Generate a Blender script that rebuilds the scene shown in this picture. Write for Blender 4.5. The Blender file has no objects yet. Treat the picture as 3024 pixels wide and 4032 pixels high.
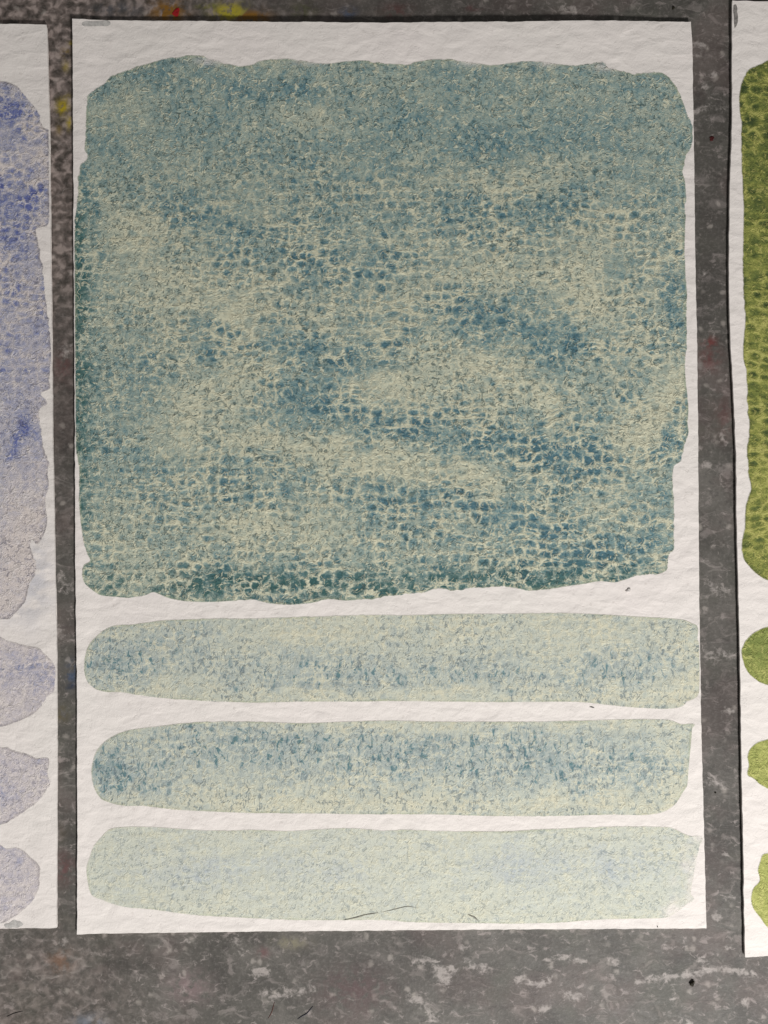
import bpy, math, random
import numpy as np
from mathutils import Vector, Matrix
from mathutils.geometry import delaunay_2d_cdt

random.seed(7)
scene = bpy.context.scene
C = scene.collection

# ------------------------------------------------------------------ camera
PW, PH = 3024.0, 4032.0            # the photograph's size in pixels
FOV = math.radians(58.0)           # along the long side
DIST = 0.168 / 2 / math.tan(FOV / 2)
TILT = math.radians(1.0)           # looks a touch "up" the table, bottom edge nearer
cam_data = bpy.data.cameras.new('camera')
cam_data.sensor_fit = 'VERTICAL'
cam_data.angle = FOV
cam_data.sensor_height = 24.0
cam_data.lens = 12.0 / math.tan(FOV / 2)
cam_data.clip_start = 0.005
cam_data.clip_end = 50.0
cam = bpy.data.objects.new('camera', cam_data)
C.objects.link(cam)
CAM = Vector((0.0, -DIST * math.sin(TILT), DIST * math.cos(TILT)))
cam.location = CAM
cam.rotation_euler = (TILT, 0, 0)
scene.camera = cam
scene.render.resolution_x, scene.render.resolution_y = 768, 1024

# ------------------------------------------------------------------ light: indoor lamp low on the right, dim room
world = bpy.data.worlds.new('World')
scene.world = world
world.use_nodes = True
bg = world.node_tree.nodes['Background']
bg.inputs['Color'].default_value = (1.0, 0.985, 0.97, 1)
bg.inputs['Strength'].default_value = 0.145


def area(name, loc, target, size, power, col):
    l = bpy.data.lights.new(name, 'AREA')
    l.shape = 'DISK'
    l.size = size
    l.energy = power
    l.color = col
    o = bpy.data.objects.new(name, l)
    C.objects.link(o)
    o.location = loc
    o.rotation_euler = (Vector(target) - Vector(loc)).to_track_quat('-Z', 'Y').to_euler()
    return o


area('desk_lamp_light', (0.14, -0.30, 0.265), (0, -0.02, 0), 0.06, 1.93, (1.0, 0.97, 0.95))

scene.view_settings.view_transform = 'Standard'
scene.view_settings.look = 'None'
scene.view_settings.exposure = 0.0
scene.view_settings.gamma = 1.0
scene.render.engine = 'CYCLES'

CARD_T = 0.00045


# ------------------------------------------------------------------ helpers: pixels to the table, noise
def px(p, z=CARD_T):
    """photo pixels (N,2) -> xy on the horizontal plane at height z"""
    p = np.asarray(p, float).reshape(-1, 2)
    t = math.tan(FOV / 2)
    dx = (p[:, 0] - PW / 2) / (PH / 2) * t
    dy = (PH / 2 - p[:, 1]) / (PH / 2) * t
    ct, st = math.cos(TILT), math.sin(TILT)
    wx = dx
    wy = dy * ct + st
    wz = dy * st - ct
    k = (z - CAM.z) / wz
    return np.stack([CAM.x + wx * k, CAM.y + wy * k], 1)


PX = 0.168 / PH                     # metres per photo pixel, about


def h2(ix, iy, seed):
    n = (ix.astype(np.int64) * 374761393 + iy.astype(np.int64) * 668265263 + seed * 1442695041) & 0xffffffff
    n = ((n ^ (n >> 13)) * 1274126177) & 0xffffffff
    n = n ^ (n >> 16)
    return (n & 0xffff) / 65535.0


def vnoise(x, y, seed=0):
    ix, iy = np.floor(x), np.floor(y)
    fx, fy = x - ix, y - iy
    fx = fx * fx * fx * (fx * (fx * 6 - 15) + 10)
    fy = fy * fy * fy * (fy * (fy * 6 - 15) + 10)
    a, b = h2(ix, iy, seed), h2(ix + 1, iy, seed)
    c, d = h2(ix, iy + 1, seed), h2(ix + 1, iy + 1, seed)
    return a + (b - a) * fx + (c - a) * fy + (a - b - c + d) * fx * fy


def fbm(x, y, seed=0, oct=4, gain=0.5):
    s, a, t = 0, 1.0, 0
    for i in range(oct):
        s = s + a * vnoise(x * 2 ** i + 17.3 * i, y * 2 ** i - 9.1 * i, seed + i)
        t += a
        a *= gain
    return s / t


def sstep(a, b, x):
    t = np.clip((x - a) / (b - a), 0, 1)
    return t * t * (3 - 2 * t)


def lin(r, g, b, k=0.86):
    """the colour of a surface that shows as this 8-bit sRGB value on the lit table"""
    f = lambda c: (c / 255 / 12.92 if c / 255 <= .04045 else ((c / 255 + .055) / 1.055) ** 2.4) / k
    return (f(r), f(g), f(b), 1.0)


# ------------------------------------------------------------------ node helper
class NT:
    def __init__(self, name):
        self.mat = bpy.data.materials.new(name)
        self.mat.use_nodes = True
        self.t = self.mat.node_tree
        self.t.nodes.clear()
        self.out = self.t.nodes.new('ShaderNodeOutputMaterial')

    def node(self, typ, ins=None, **kw):
        n = self.t.nodes.new(typ)
        for k, v in kw.items():
            setattr(n, k, v)
        for k, v in (ins or {}).items():
            self.set(n.inputs[k], v)
        return n

    def set(self, sock, v):
        if isinstance(v, bpy.types.NodeSocket):
            self.t.links.new(v, sock)
        elif v is not None:
            sock.default_value = v

    def m(self, op, a, b=None, c=None, clamp=False):
        n = self.t.nodes.new('ShaderNodeMath')
        n.operation = op
        n.use_clamp = clamp
        self.set(n.inputs[0], a)
        if b is not None: self.set(n.inputs[1], b)
        if c is not None: self.set(n.inputs[2], c)
        return n.outputs[0]

    def step(self, a, b, x, lo=0.0, hi=1.0):
        n = self.t.nodes.new('ShaderNodeMapRange')
        n.interpolation_type = 'SMOOTHSTEP'
        self.set(n.inputs['Value'], x)
        for k, v in (('From Min', a), ('From Max', b), ('To Min', lo), ('To Max', hi)):
            self.set(n.inputs[k], v)
        return n.outputs['Result']

    def mix(self, f, a, b, mode='MIX'):
        n = self.t.nodes.new('ShaderNodeMix')
        n.data_type = 'RGBA'
        n.blend_type = mode
        self.set(n.inputs[0], f)
        self.set(n.inputs[6], a)
        self.set(n.inputs[7], b)
        return n.outputs[2]

    def coords(self, sx=1.0, sy=1.0, off=(0, 0)):
        """object xy in millimetres, scaled"""
        if not hasattr(self, '_tc'):
            self._tc = self.t.nodes.new('ShaderNodeTexCoord').outputs['Object']
        n = self.node('ShaderNodeMapping', {'Vector': self._tc, 'Scale': (1000 * sx, 1000 * sy, 0),
                                            'Location': (off[0], off[1], 0)})
        return n.outputs[0]

    def noise(self, v, scale, detail=2.0, rough=0.5, dist=0.0, color=False):
        n = self.node('ShaderNodeTexNoise', {'Vector': v, 'Scale': scale, 'Detail': detail,
                                             'Roughness': rough, 'Distortion': dist}, noise_dimensions='2D')
        return n.outputs['Color' if color else 'Fac']

    def warp(self, v, scale, amt, detail=2.0):
        c = self.noise(v, scale, detail, 0.6, 0, True)
        s = self.node('ShaderNodeVectorMath', {0: c, 1: (0.5, 0.5, 0.5)}, operation='SUBTRACT').outputs[0]
        s = self.node('ShaderNodeVectorMath', {0: s, 'Scale': amt}, operation='SCALE').outputs[0]
        return self.node('ShaderNodeVectorMath', {0: v, 1: s}, operation='ADD').outputs[0]

    def vor(self, v, scale, feature='F1', rnd=1.0, out='Distance'):
        n = self.node('ShaderNodeTexVoronoi', {'Vector': v, 'Scale': scale, 'Randomness': rnd},
                      voronoi_dimensions='2D', feature=feature)
        return n.outputs[out]

    def ramp(self, f, stops):
        n = self.t.nodes.new('ShaderNodeValToRGB')
        e = n.color_ramp.elements
        while len(e) > 1: e.remove(e[-1])
        e[0].position, e[0].color = stops[0]
        for p, c in stops[1:]:
            x = e.new(p)
            x.color = c
        self.set(n.inputs[0], f)
        return n.outputs[0]

    def lines(self, v, scale, width, mask_v, mask_scale, mask_lo, mask_hi, dist=0.6):
        """short wandering fibre lines: thin contour of a noise, broken up by another noise"""
        r = self.m('ABSOLUTE', self.m('SUBTRACT', self.noise(v, scale, 1.0, 0.5, dist), 0.5))
        l = self.step(width, 0.0, r)
        k = self.step(mask_lo, mask_hi, self.noise(mask_v, mask_scale, 1.0, 0.5))
        return self.m('MULTIPLY', l, k)

    def finish(self, col, rough, height=None, dist=0.0001, strength=1.0, spec=0.3):
        b = self.node('ShaderNodeBsdfPrincipled', {'Base Color': col, 'Roughness': rough})
        b.inputs['Specular IOR Level'].default_value = spec
        if height is not None:
            n = self.node('ShaderNodeBump', {'Height': height, 'Distance': dist, 'Strength': strength})
            self.t.links.new(n.outputs[0], b.inputs['Normal'])
        self.t.links.new(b.outputs[0], self.out.inputs[0])
        return self.mat


# ------------------------------------------------------------------ materials
def paper_material():
    t = NT('cold_press_paper')
    at = t.node('ShaderNodeAttribute', attribute_name='pig')
    sep = t.node('ShaderNodeSeparateColor', {0: at.outputs['Color']})
    v = t.coords()
    vw = t.warp(v, 0.5, 1.2)
    fine = t.noise(vw, 2.6, 4, 0.7)
    felt = t.noise(t.warp(t.coords(0.6, 1.0), 0.35, 1.0, 1), 0.55, 1.7, 0.5, 0.2)
    hair = t.lines(t.coords(1, 1, (31, 7)), 0.9, 0.03, t.coords(1, 1, (3, 90)), 0.7, 0.60, 0.72)
    tint = t.noise(t.coords(1, 1, (8, 50)), 0.05, 3, 0.6)
    col = t.mix(tint, lin(220, 216, 210), lin(223, 216, 212))
    speck = t.step(0.045, 0.02, t.vor(t.coords(1, 1, (2, 5)), 0.14))
    col = t.mix(t.m('MULTIPLY', speck, 0.16), col, lin(150, 140, 132))
    col = t.mix(t.m('MULTIPLY', hair, 0.12), col, lin(165, 155, 150))
    stain = t.m('MULTIPLY', sep.outputs[0], t.step(0.3, 0.62, t.noise(t.coords(1, 1.3), 0.35, 4, 0.65)))
    col = t.mix(stain, col, lin(186, 186, 192))
    h = t.m('ADD', t.m('MULTIPLY', felt, 1.0), t.m('MULTIPLY', fine, 0.30))
    h = t.m('SUBTRACT', h, t.m('MULTIPLY', hair, 0.12))
    return t.finish(col, 0.85, h, 0.00018, 0.9, 0.2)


def wash_material(name, stops, deep, rim, rim_w=0.5, cell_scale=0.62, cell_k=0.75, sx=1.0, sy=1.0,
                  grain_k=1.05, mid_k=0.7, fleck=0.5, fleck_col=None, hair_col=None, hair_k=0.5,
                  cell_y=1.12, bump=0.9, seed=(0, 0), rows=0.0, mid_s=0.42, spot_k=0.0, net_k=0.5):
    t = NT(name)
    at = t.node('ShaderNodeAttribute', attribute_name='pig')
    sep = t.node('ShaderNodeSeparateColor', {0: at.outputs['Color']})
    dens, cellm, deepm, edge = sep.outputs[0], sep.outputs[1], sep.outputs[2], at.outputs['Alpha']
    ox, oy = seed
    v = t.coords(1, 1, (ox, oy))
    vs = t.coords(sx, sy, (ox, oy))
    vg = t.warp(vs, 0.8, 0.9)
    grain = t.noise(vg, 1.25, 4, 0.68, 1.6)
    mid = t.noise(t.warp(vs, 0.3, 2.0), mid_s, 3, 0.58, 0.8)
    # blue pools between a pale network
    vc = t.warp(t.warp(t.coords(1, cell_y, (ox, oy)), 0.10, 3.2, 1.5), 0.6, 0.9, 3)
    vc = t.warp(vc, 1.7, 0.55, 3)
    f1 = t.vor(vc, cell_scale, 'F1', 0.7)
    cc = t.node('ShaderNodeSeparateColor', {0: t.vor(vc, cell_scale, 'F1', 0.7, 'Color')}).outputs[0]
    f1 = t.m('MULTIPLY_ADD', t.m('SUBTRACT', grain, 0.5), 0.75, f1)
    cell = t.m('MULTIPLY', t.step(0.64, 0.12, f1), t.m('MULTIPLY_ADD', cc, 0.75, 0.35))
    ed = t.vor(vc, cell_scale, 'DISTANCE_TO_EDGE', 0.7)
    net = t.m('MULTIPLY', t.step(0.19, 0.0, t.m('MULTIPLY_ADD', t.m('SUBTRACT', grain, 0.5), 0.36, ed)),
              t.step(0.38, 0.56, t.noise(t.coords(0.6, 1.2, (ox + 3, oy - 8)), 0.40, 4, 0.65), 0.05, 1.0))
    if rows:
        w = t.node('ShaderNodeTexWave', {'Vector': t.warp(v, 0.12, 3.0), 'Scale': 0.165, 'Distortion': 1.5,
                                         'Detail': 2.0, 'Detail Scale': 1.2},
                   wave_type='BANDS', bands_direction='Y').outputs['Fac']
        cell = t.m('MULTIPLY', cell, t.m('MULTIPLY_ADD', w, rows, 1 - rows * 0.55))
    # wavering cross ridges of the felt
    wr = t.node('ShaderNodeTexWave', {'Vector': t.warp(t.warp(v, 0.10, 3.2, 1.5), 0.9, 0.8, 3), 'Scale': 0.2, 'Distortion': 0.6, 'Detail': 1.0},
                wave_type='BANDS', bands_direction='Y').outputs['Fac']
    ridge = t.m('MULTIPLY', t.step(0.74, 1.0, wr), t.step(0.42, 0.58, t.noise(t.coords(0.35, 1.0, (ox + 23, oy - 18)), 0.30, 3, 0.6)))
    net = t.m('MAXIMUM', net, t.m('MULTIPLY', ridge, 0.8))
    big = t.noise(t.coords(1, 1.25, (ox + 40, oy)), 0.085, 4, 0.6, 0.4)
    b = t.m('ADD', dens, t.m('MULTIPLY', t.m('SUBTRACT', big, 0.5), 0.35))
    gain = t.m('MULTIPLY_ADD', dens, 0.8, 0.55)
    patchy = t.step(0.32, 0.66, t.noise(t.coords(0.8, 1, (ox + 14, oy + 5)), 0.16, 4, 0.65), 0.25, 1.15)
    cellm = t.m('MULTIPLY', cellm, patchy)
    tex = t.m('MULTIPLY', t.m('SUBTRACT', cell, 0.34), t.m('MULTIPLY', cellm, cell_k))
    tex = t.m('SUBTRACT', tex, t.m('MULTIPLY', net, t.m('MULTIPLY', cellm, net_k)))
    tex = t.m('ADD', tex, t.m('MULTIPLY', t.m('SUBTRACT', grain, 0.5), grain_k))
    if spot_k:
        sp = t.noise(t.warp(t.coords(1.35, 0.75, (ox - 60, oy + 31)), 0.7, 0.9), 0.85, 3, 0.62, 0.8)
        sp = t.m('MULTIPLY', t.step(0.52, 0.70, sp), t.step(0.28, 0.50, dens))
        tex = t.m('MULTIPLY_ADD', sp, spot_k, tex)
    tex = t.m('ADD', tex, t.m('MULTIPLY', t.m('SUBTRACT', mid, 0.5), mid_k))
    b = t.m('MULTIPLY_ADD', tex, gain, b)
    col = t.ramp(b, stops)
    # green settled at the edges
    dk = t.m('MULTIPLY', t.m('MAXIMUM', deepm, 0.0), t.m('MULTIPLY', t.step(0.2, 0.85, b), t.step(0.3, 0.6, mid, 0.4, 1.0)))
    col = t.mix(dk, col, deep)
    # yellow/pink drift in the pale parts
    hue = t.noise(t.coords(1, 1, (ox - 20, oy + 77)), 0.11, 3, 0.6)
    col = t.mix(t.m('MULTIPLY', t.step(0.45, 0.75, hue), t.step(0.5, 0.1, b, 0, 0.35)), col, hair_col)
    # a rim of changing width where the wash dried
    en = t.noise(v, 0.16, 3, 0.55)
    r = t.m('MULTIPLY', t.step(t.m('MULTIPLY', rim_w, t.m('MULTIPLY_ADD', en, 3.0, -0.6)), 0.0, edge), t.step(0.35, 0.6, en, 0.05, 0.85))
    col = t.mix(r, col, rim)
    # fibres standing up out of the sheet: pale on top, gap shadows painted dark
    l1 = t.lines(t.coords(sx, sy, (ox + 5, oy)), 0.8, 0.085, t.coords(1, 1, (ox, oy + 40)), 1.0, 0.53, 0.62, 0.8)
    l2 = t.lines(t.coords(sx * 1.1, sy * 0.8, (ox - 9, oy + 3)), 1.0, 0.085, t.coords(1, 1, (ox + 60, oy)), 1.1, 0.53, 0.62, 1.0)
    l3 = t.lines(t.coords(1, 1, (ox + 77, oy + 13)), 0.75, 0.075, t.coords(1, 1, (ox - 30, oy)), 0.9, 0.46, 0.56, 1.1)
    zone = t.step(0.35, 0.6, t.noise(t.coords(1, 1, (ox + 9, oy + 9)), 0.09, 3, 0.6), 0.45, 1.0)
    dark = t.m('MULTIPLY', t.m('MAXIMUM', l1, l2), zone)
    col = t.mix(t.m('MULTIPLY', l3, hair_k), col, hair_col)
    col = t.mix(t.m('MULTIPLY', dark, fleck), col, fleck_col)
    # places where the wash was thin and fades into the paper
    rag = t.step(0.16, 0.0, t.m('MULTIPLY_ADD', t.m('SUBTRACT', grain, 0.5), 0.25, edge), 0.0, 0.6)
    col = t.mix(rag, col, lin(216, 211, 204))
    fade = t.m('MULTIPLY', t.m('MAXIMUM', t.m('MULTIPLY', deepm, -1.0), 0.0), t.step(0.3, 0.7, t.noise(vs, 0.7, 4, 0.65), 0.55, 1.15), clamp=True)
    col = t.mix(fade, col, lin(220, 214, 209))
    h = t.m('MULTIPLY', grain, 0.8)
    h = t.m('ADD', h, t.m('MULTIPLY', mid, 0.5))
    h = t.m('ADD', h, t.m('MULTIPLY', l3, 0.35))
    h = t.m('SUBTRACT', h, t.m('MULTIPLY', dark, 0.30))
    h = t.m('SUBTRACT', h, t.m('MULTIPLY', t.m('MULTIPLY', cell, cellm), 0.30))
    h = t.m('ADD', h, t.m('MULTIPLY', t.m('MULTIPLY', net, cellm), 0.16))
    return t.finish(col, 0.72, h, 0.00022, bump, 0.25)


def table_material():
    t = NT('worn_grey_table')
    at = t.node('ShaderNodeAttribute', attribute_name='wear')       # R pebbled/pinkish, G pale scuffs, B dark
    sep = t.node('ShaderNodeSeparateColor', {0: at.outputs['Color']})
    peb, scf, drk = sep.outputs[0], sep.outputs[1], sep.outputs[2]
    st = t.node('ShaderNodeAttribute', attribute_name='stain')      # RGB stain colour, A amount
    v = t.coords()
    vw = t.warp(v, 0.12, 3.5, 3)
    n1 = t.noise(vw, 0.10, 5, 0.62, 0.4)
    n2 = t.noise(t.warp(t.coords(0.7, 1.15), 0.35, 1.6, 3), 0.42, 5, 0.66, 0.5)
    n3 = t.noise(v, 1.8, 3, 0.7)
    scn = t.noise(t.warp(t.coords(0.8, 1.1), 0.6, 1.2, 3), 0.75, 5, 0.66, 0.4)
    base = t.ramp(n1, [(0.3, lin(68, 66, 62)), (0.5, lin(82, 80, 75)), (0.7, lin(98, 95, 90))])
    base = t.mix(t.step(0.54, 0.70, n2, 0, 0.44), base, lin(146, 138, 134))
    base = t.mix(t.step(0.57, 0.72, scn, 0, 0.6), base, lin(158, 149, 145))
    base = t.mix(t.step(0.44, 0.30, scn, 0, 0.5), base, lin(62, 59, 57))
    pk = t.step(0.5, 0.68, t.noise(t.coords(1, 1, (70, 11)), 0.07, 3, 0.6), 0, 0.18)
    base = t.mix(pk, base, lin(106, 82, 82))
    gr = t.step(0.55, 0.7, t.noise(t.coords(1, 1, (17, 61)), 0.09, 3, 0.6), 0, 0.28)
    base = t.mix(gr, base, lin(84, 86, 76))
    # pebbled, pinkish zone
    p2 = t.noise(t.coords(0.95, 1.0, (3, 3)), 0.72, 2.5, 0.5, 0.25)
    pebc = t.ramp(p2, [(0.30, lin(64, 58, 53)), (0.5, lin(104, 94, 89)), (0.68, lin(152, 139, 133))])
    base = t.mix(peb, base, pebc)
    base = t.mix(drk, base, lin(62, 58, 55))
    # pale scuffs and drips of white
    sc = t.step(0.58, 0.92, t.m('MULTIPLY_ADD', scf, 0.36, t.m('MULTIPLY_ADD', t.m('SUBTRACT', n3, 0.5), 0.35, scn)))
    sc = t.m('MULTIPLY', sc, t.step(0.0, 0.25, scf))
    base = t.mix(t.m('MULTIPLY', sc, 0.7), base, lin(166, 159, 154))
    sp = t.step(0.16, 0.03, t.vor(t.warp(v, 0.6, 1.3, 4), 0.24))
    sp = t.m('MULTIPLY', sp, t.step(0.45, 0.62, t.noise(t.coords(1, 1, (5, 5)), 0.12, 2, 0.5)))
    base = t.mix(t.m('MULTIPLY', sp, 0.35), base, lin(186, 178, 170))
    vein = t.lines(t.warp(t.coords(0.55, 1.3, (1, 4)), 0.3, 1.6, 3), 0.11, 0.012, v, 0.10, 0.5, 0.62, 1.2)
    base = t.mix(t.m('MULTIPLY', t.m('MULTIPLY', vein, 0.22), t.step(0.35, 0.6, n2)), base, lin(180, 172, 166))
    dk = t.lines(t.coords(1, 1, (50, 4)), 0.35, 0.010, t.coords(1, 1, (9, 4)), 0.25, 0.56, 0.66)
    base = t.mix(t.m('MULTIPLY', dk, 0.25), base, lin(45, 42, 42))
    base = t.mix(t.step(0.3, 0.75, n3, -0.12, 0.14), base, lin(150, 144, 140))
    sa = t.m('MULTIPLY', st.outputs['Alpha'], t.step(0.32, 0.6, t.noise(t.warp(v, 0.6, 1.0, 3), 0.6, 4, 0.6)))
    base = t.mix(sa, base, st.outputs['Color'])
    h = t.m('ADD', t.m('MULTIPLY', n2, 0.5), t.m('MULTIPLY', n3, 0.2))
    h = t.m('ADD', h, t.m('MULTIPLY', t.m('MULTIPLY', p2, peb), 1.2))
    return t.finish(base, t.m('MULTIPLY_ADD', n2, 0.3, 0.45), h, 0.00018, 0.6, 0.35)


def plain(name, col, rough=0.6, var=0.3, scale=2.0):
    t = NT(name)
    n = t.noise(t.warp(t.coords(), 0.8, 0.8), scale, 4, 0.65)
    d = tuple(c * (1 - var) for c in col[:3]) + (1,)
    return t.finish(t.mix(t.step(0.35, 0.65, n), d, col), rough, n, 0.0001, 0.5)


# ------------------------------------------------------------------ mesh helpers
def make_mesh(name, verts, faces, mat, parent=None, attr=None, smooth=True):
    me = bpy.data.meshes.new(name)
    me.from_pydata([tuple(v) for v in verts], [], faces)
    me.materials.append(mat)
    if smooth:
        me.polygons.foreach_set('use_smooth', np.ones(len(me.polygons), bool))
    for k, a in (attr or {}).items():
        at = me.attributes.new(k, 'FLOAT_COLOR', 'POINT')
        at.data.foreach_set('color', np.asarray(a, np.float32).ravel())
    me.update()
    o = bpy.data.objects.new(name, me)
    C.objects.link(o)
    if parent: o.parent = parent
    return o


def tag(o, label, cat, group=None):
    o['label'] = label
    o['category'] = cat
    if group: o['group'] = group


def spline(pts, step, closed=True):
    """Catmull-Rom through pts, resampled to about `step`"""
    p = np.asarray(pts, float)
    n = len(p)
    idx = range(n) if closed else range(n - 1)
    out = []
    for i in idx:
        if closed:
            a, b, c, d = p[(i - 1) % n], p[i], p[(i + 1) % n], p[(i + 2) % n]
        else:
            a, b, c, d = p[max(i - 1, 0)], p[i], p[i + 1], p[min(i + 2, n - 1)]
        # centripetal-like damping: shorten tangents on uneven spacing
        L = np.linalg.norm(c - b)
        t1 = (c - a) * min(1, L / (np.linalg.norm(c - a) + 1e-12)) * .9
        t2 = (d - b) * min(1, L / (np.linalg.norm(d - b) + 1e-12)) * .9
        k = max(1, int(round(L / step)))
        t = np.arange(k)[:, None] / k
        out.append((2 * t ** 3 - 3 * t ** 2 + 1) * b + (t ** 3 - 2 * t ** 2 + t) * t1
                   + (-2 * t ** 3 + 3 * t ** 2) * c + (t ** 3 - t ** 2) * t2)
    if not closed: out.append(p[-1:])
    return np.concatenate(out)


def ragged(poly, amp, seed, wl=0.9e-3):
    """push a closed outline in and out along its normal with fractal noise"""
    d = np.roll(poly, -1, 0) - np.roll(poly, 1, 0)
    nrm = np.stack([d[:, 1], -d[:, 0]], 1) / (np.linalg.norm(d, axis=1)[:, None] + 1e-12)
    f = fbm(poly[:, 0] / wl, poly[:, 1] / wl, seed, 4, 0.6) - 0.5
    k = sstep(0.35, 0.75, fbm(poly[:, 0] / 9e-3, poly[:, 1] / 9e-3, seed + 50, 2)) * 1.3 + 0.35
    return poly + nrm * (f * k * amp * 2)[:, None]


def inside(pts, poly):
    x, y = pts[:, 0], pts[:, 1]
    r = np.zeros(len(pts), bool)
    x0, y0 = poly[:, 0], poly[:, 1]
    x1, y1 = np.roll(x0, -1), np.roll(y0, -1)
    order = np.argsort(y)
    ys = y[order]
    for a, b, c, d in zip(x0, y0, x1, y1):
        if b == d: continue
        lo, hi = (b, d) if b < d else (d, b)
        i, j = np.searchsorted(ys, lo, 'right'), np.searchsorted(ys, hi, 'right')
        s = order[i:j]
        xi = a + (y[s] - b) * (c - a) / (d - b)
        r[s] ^= x[s] < xi
    return r


def edge_dist(pts, poly, cap):
    """distance to the outline, capped (coarse buckets)"""
    out = np.full(len(pts), cap)
    for s in range(0, len(poly), 60):
        q = poly[s:s + 61]
        lo, hi = q.min(0) - cap, q.max(0) + cap
        m = np.where(((pts >= lo) & (pts <= hi)).all(1))[0]
        if len(m):
            d = np.sqrt(((pts[m][:, None] - q[None]) ** 2).sum(2)).min(1)
            out[m] = np.minimum(out[m], d)
    return out


def blobs(P, base, lst, scale=1.8227):
    """soft patches of more or less pigment; lst in overview pixels (x, y, rx, ry, amount)"""
    d = np.full(len(P), float(base))
    w = 26.0
    wx = (fbm(P[:, 0] / 55, P[:, 1] / 55, 5, 3) - .5) * w * 5
    wy = (fbm(P[:, 0] / 55, P[:, 1] / 55, 15, 3) - .5) * w * 4
    X, Y = P[:, 0] + wx, P[:, 1] + wy
    for (x, y, rx, ry, a) in lst:
        q = ((X - x * scale) / (rx * scale)) ** 2 + ((Y - y * scale) / (ry * scale)) ** 2
        d += a * np.exp(-q * 0.9)
    return d


# ------------------------------------------------------------------ the table
def build_table():
    fine = np.arange(-0.068, 0.0681, 0.0004)
    x = np.concatenate([np.linspace(-0.30, -0.068, 24)[:-1], fine, np.linspace(0.068, 0.30, 24)[1:]])
    fy = np.arange(-0.092, 0.0921, 0.0004)
    y = np.concatenate([np.linspace(-0.32, -0.092, 24)[:-1], fy, np.linspace(0.092, 0.32, 24)[1:]])
    X, Y = np.meshgrid(x, y)
    nx, ny = len(x), len(y)
    P = np.stack([X.ravel(), Y.ravel()], 1)
    # photo pixels of every vertex (nadir view, so a plain scale is close enough for wear marks)
    U = np.stack([PW / 2 + P[:, 0] / PX, PH / 2 - P[:, 1] / PX], 1)
    u, w = U[:, 0], U[:, 1]
    nz = fbm(u / 260, w / 260, 3, 3)
    peb = (sstep(1150, 350, u + (nz - .5) * 700) * sstep(2300, 700, w + (nz - .5) * 900)) * 0.95
    peb = np.maximum(peb, 0.36 * sstep(900, 200, u + (nz - .5) * 900) * sstep(3450, 3850, w + (nz - .5) * 300))
    peb = np.maximum(peb, 0.35 * sstep(2000, 800, u) * sstep(300, 50, w))
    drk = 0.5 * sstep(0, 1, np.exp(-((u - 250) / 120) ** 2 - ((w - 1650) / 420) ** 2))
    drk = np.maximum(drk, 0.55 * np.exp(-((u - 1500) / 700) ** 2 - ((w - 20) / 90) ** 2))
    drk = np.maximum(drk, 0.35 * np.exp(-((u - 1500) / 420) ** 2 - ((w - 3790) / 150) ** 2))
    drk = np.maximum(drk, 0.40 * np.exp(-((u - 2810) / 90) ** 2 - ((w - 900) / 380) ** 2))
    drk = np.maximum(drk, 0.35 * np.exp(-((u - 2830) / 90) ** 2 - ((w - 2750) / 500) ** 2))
    scf = np.zeros(len(P))

    def stroke(pts, width, a):
        nonlocal scf
        q = spline(np.array(pts, float), 8, False)
        m = (u > q[:, 0].min() - 60) & (u < q[:, 0].max() + 60) & (w > q[:, 1].min() - 60) & (w < q[:, 1].max() + 60)
        i = np.where(m)[0]
        if not len(i): return
        d = np.sqrt(((U[i][:, None] - q[None]) ** 2).sum(2)).min(1)
        scf[i] = np.maximum(scf[i], a * np.exp(-(d / width) ** 2))

    stroke([(2500, 3850), (2560, 3838), (2640, 3830), (2700, 3822), (2760, 3806), (2830, 3800), (2900, 3812), (2950, 3820)], 14, 1.0)
    stroke([(2030, 3850), (2060, 3838), (2100, 3858), (2150, 3850), (2165, 3835)], 13, 0.9)
    stroke([(2140, 3765), (2220, 3762), (2290, 3768)], 12, 0.75)
    stroke([(1640, 3765), (1700, 3770), (1740, 3800), (1760, 3830)], 15, 0.9)
    stroke([(1722, 3800), (1735, 3835), (1752, 3848)], 20, 1.2)
    stroke([(1775, 3795), (1785, 3808)], 14, 1.1)
    stroke([(1610, 3905), (1650, 3925), (1690, 3970), (1720, 3990)], 17, 0.9)
    stroke([(1010, 3810), (1050, 3815)], 22, 0.9)
    stroke([(1050, 3900), (1130, 3895), (1230, 3880)], 22, 0.7)
    stroke([(1820, 3720), (1850, 3780), (1920, 3800)], 15, 0.7)
    stroke([(2125, 3960), (2160, 3945)], 13, 1.0)
    stroke([(2225, 3905), (2280, 3898)], 18, 0.8)
    stroke([(2395, 3765), (2420, 3780)], 16, 1.0)
    stroke([(2745, 3770), (2770, 3778)], 16, 0.9)
    stroke([(2910, 3930), (2930, 3935)], 12, 1.1)
    stroke([(2690, 3990), (2700, 4010)], 12, 1.1)
    stroke([(2725, 195), (2770, 205)], 12, 0.8)
    stroke([(2745, 150), (2790, 165)], 13, 0.9)
    stroke([(2740, 430), (2790, 408), (2860, 410)], 14, 0.8)
    stroke([(2786, 325), (2795, 330)], 13, 1.1)
    stroke([(2820, 275), (2828, 280)], 11, 1.2)
    stroke([(2230, 20), (2270, 15)], 22, 0.8)
    stroke([(2780, 1070), (2770, 1060)], 12, 0.8)
    stroke([(2785, 1830), (2792, 1832)], 13, 1.2)
    stroke([(2840, 1712), (2846, 1716)], 10, 1.1)
    stroke([(2780, 2570), (2870, 2580)], 22, 0.6)
    stroke([(2790, 2310), (2870, 2330)], 22, 0.6)
    stroke([(2850, 2795), (2880, 2800)], 14, 0.9)
    stroke([(2780, 3060), (2850, 3100)], 20, 0.7)
    stroke([(2840, 3360), (2855, 3355)], 9, 1.1)
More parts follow.
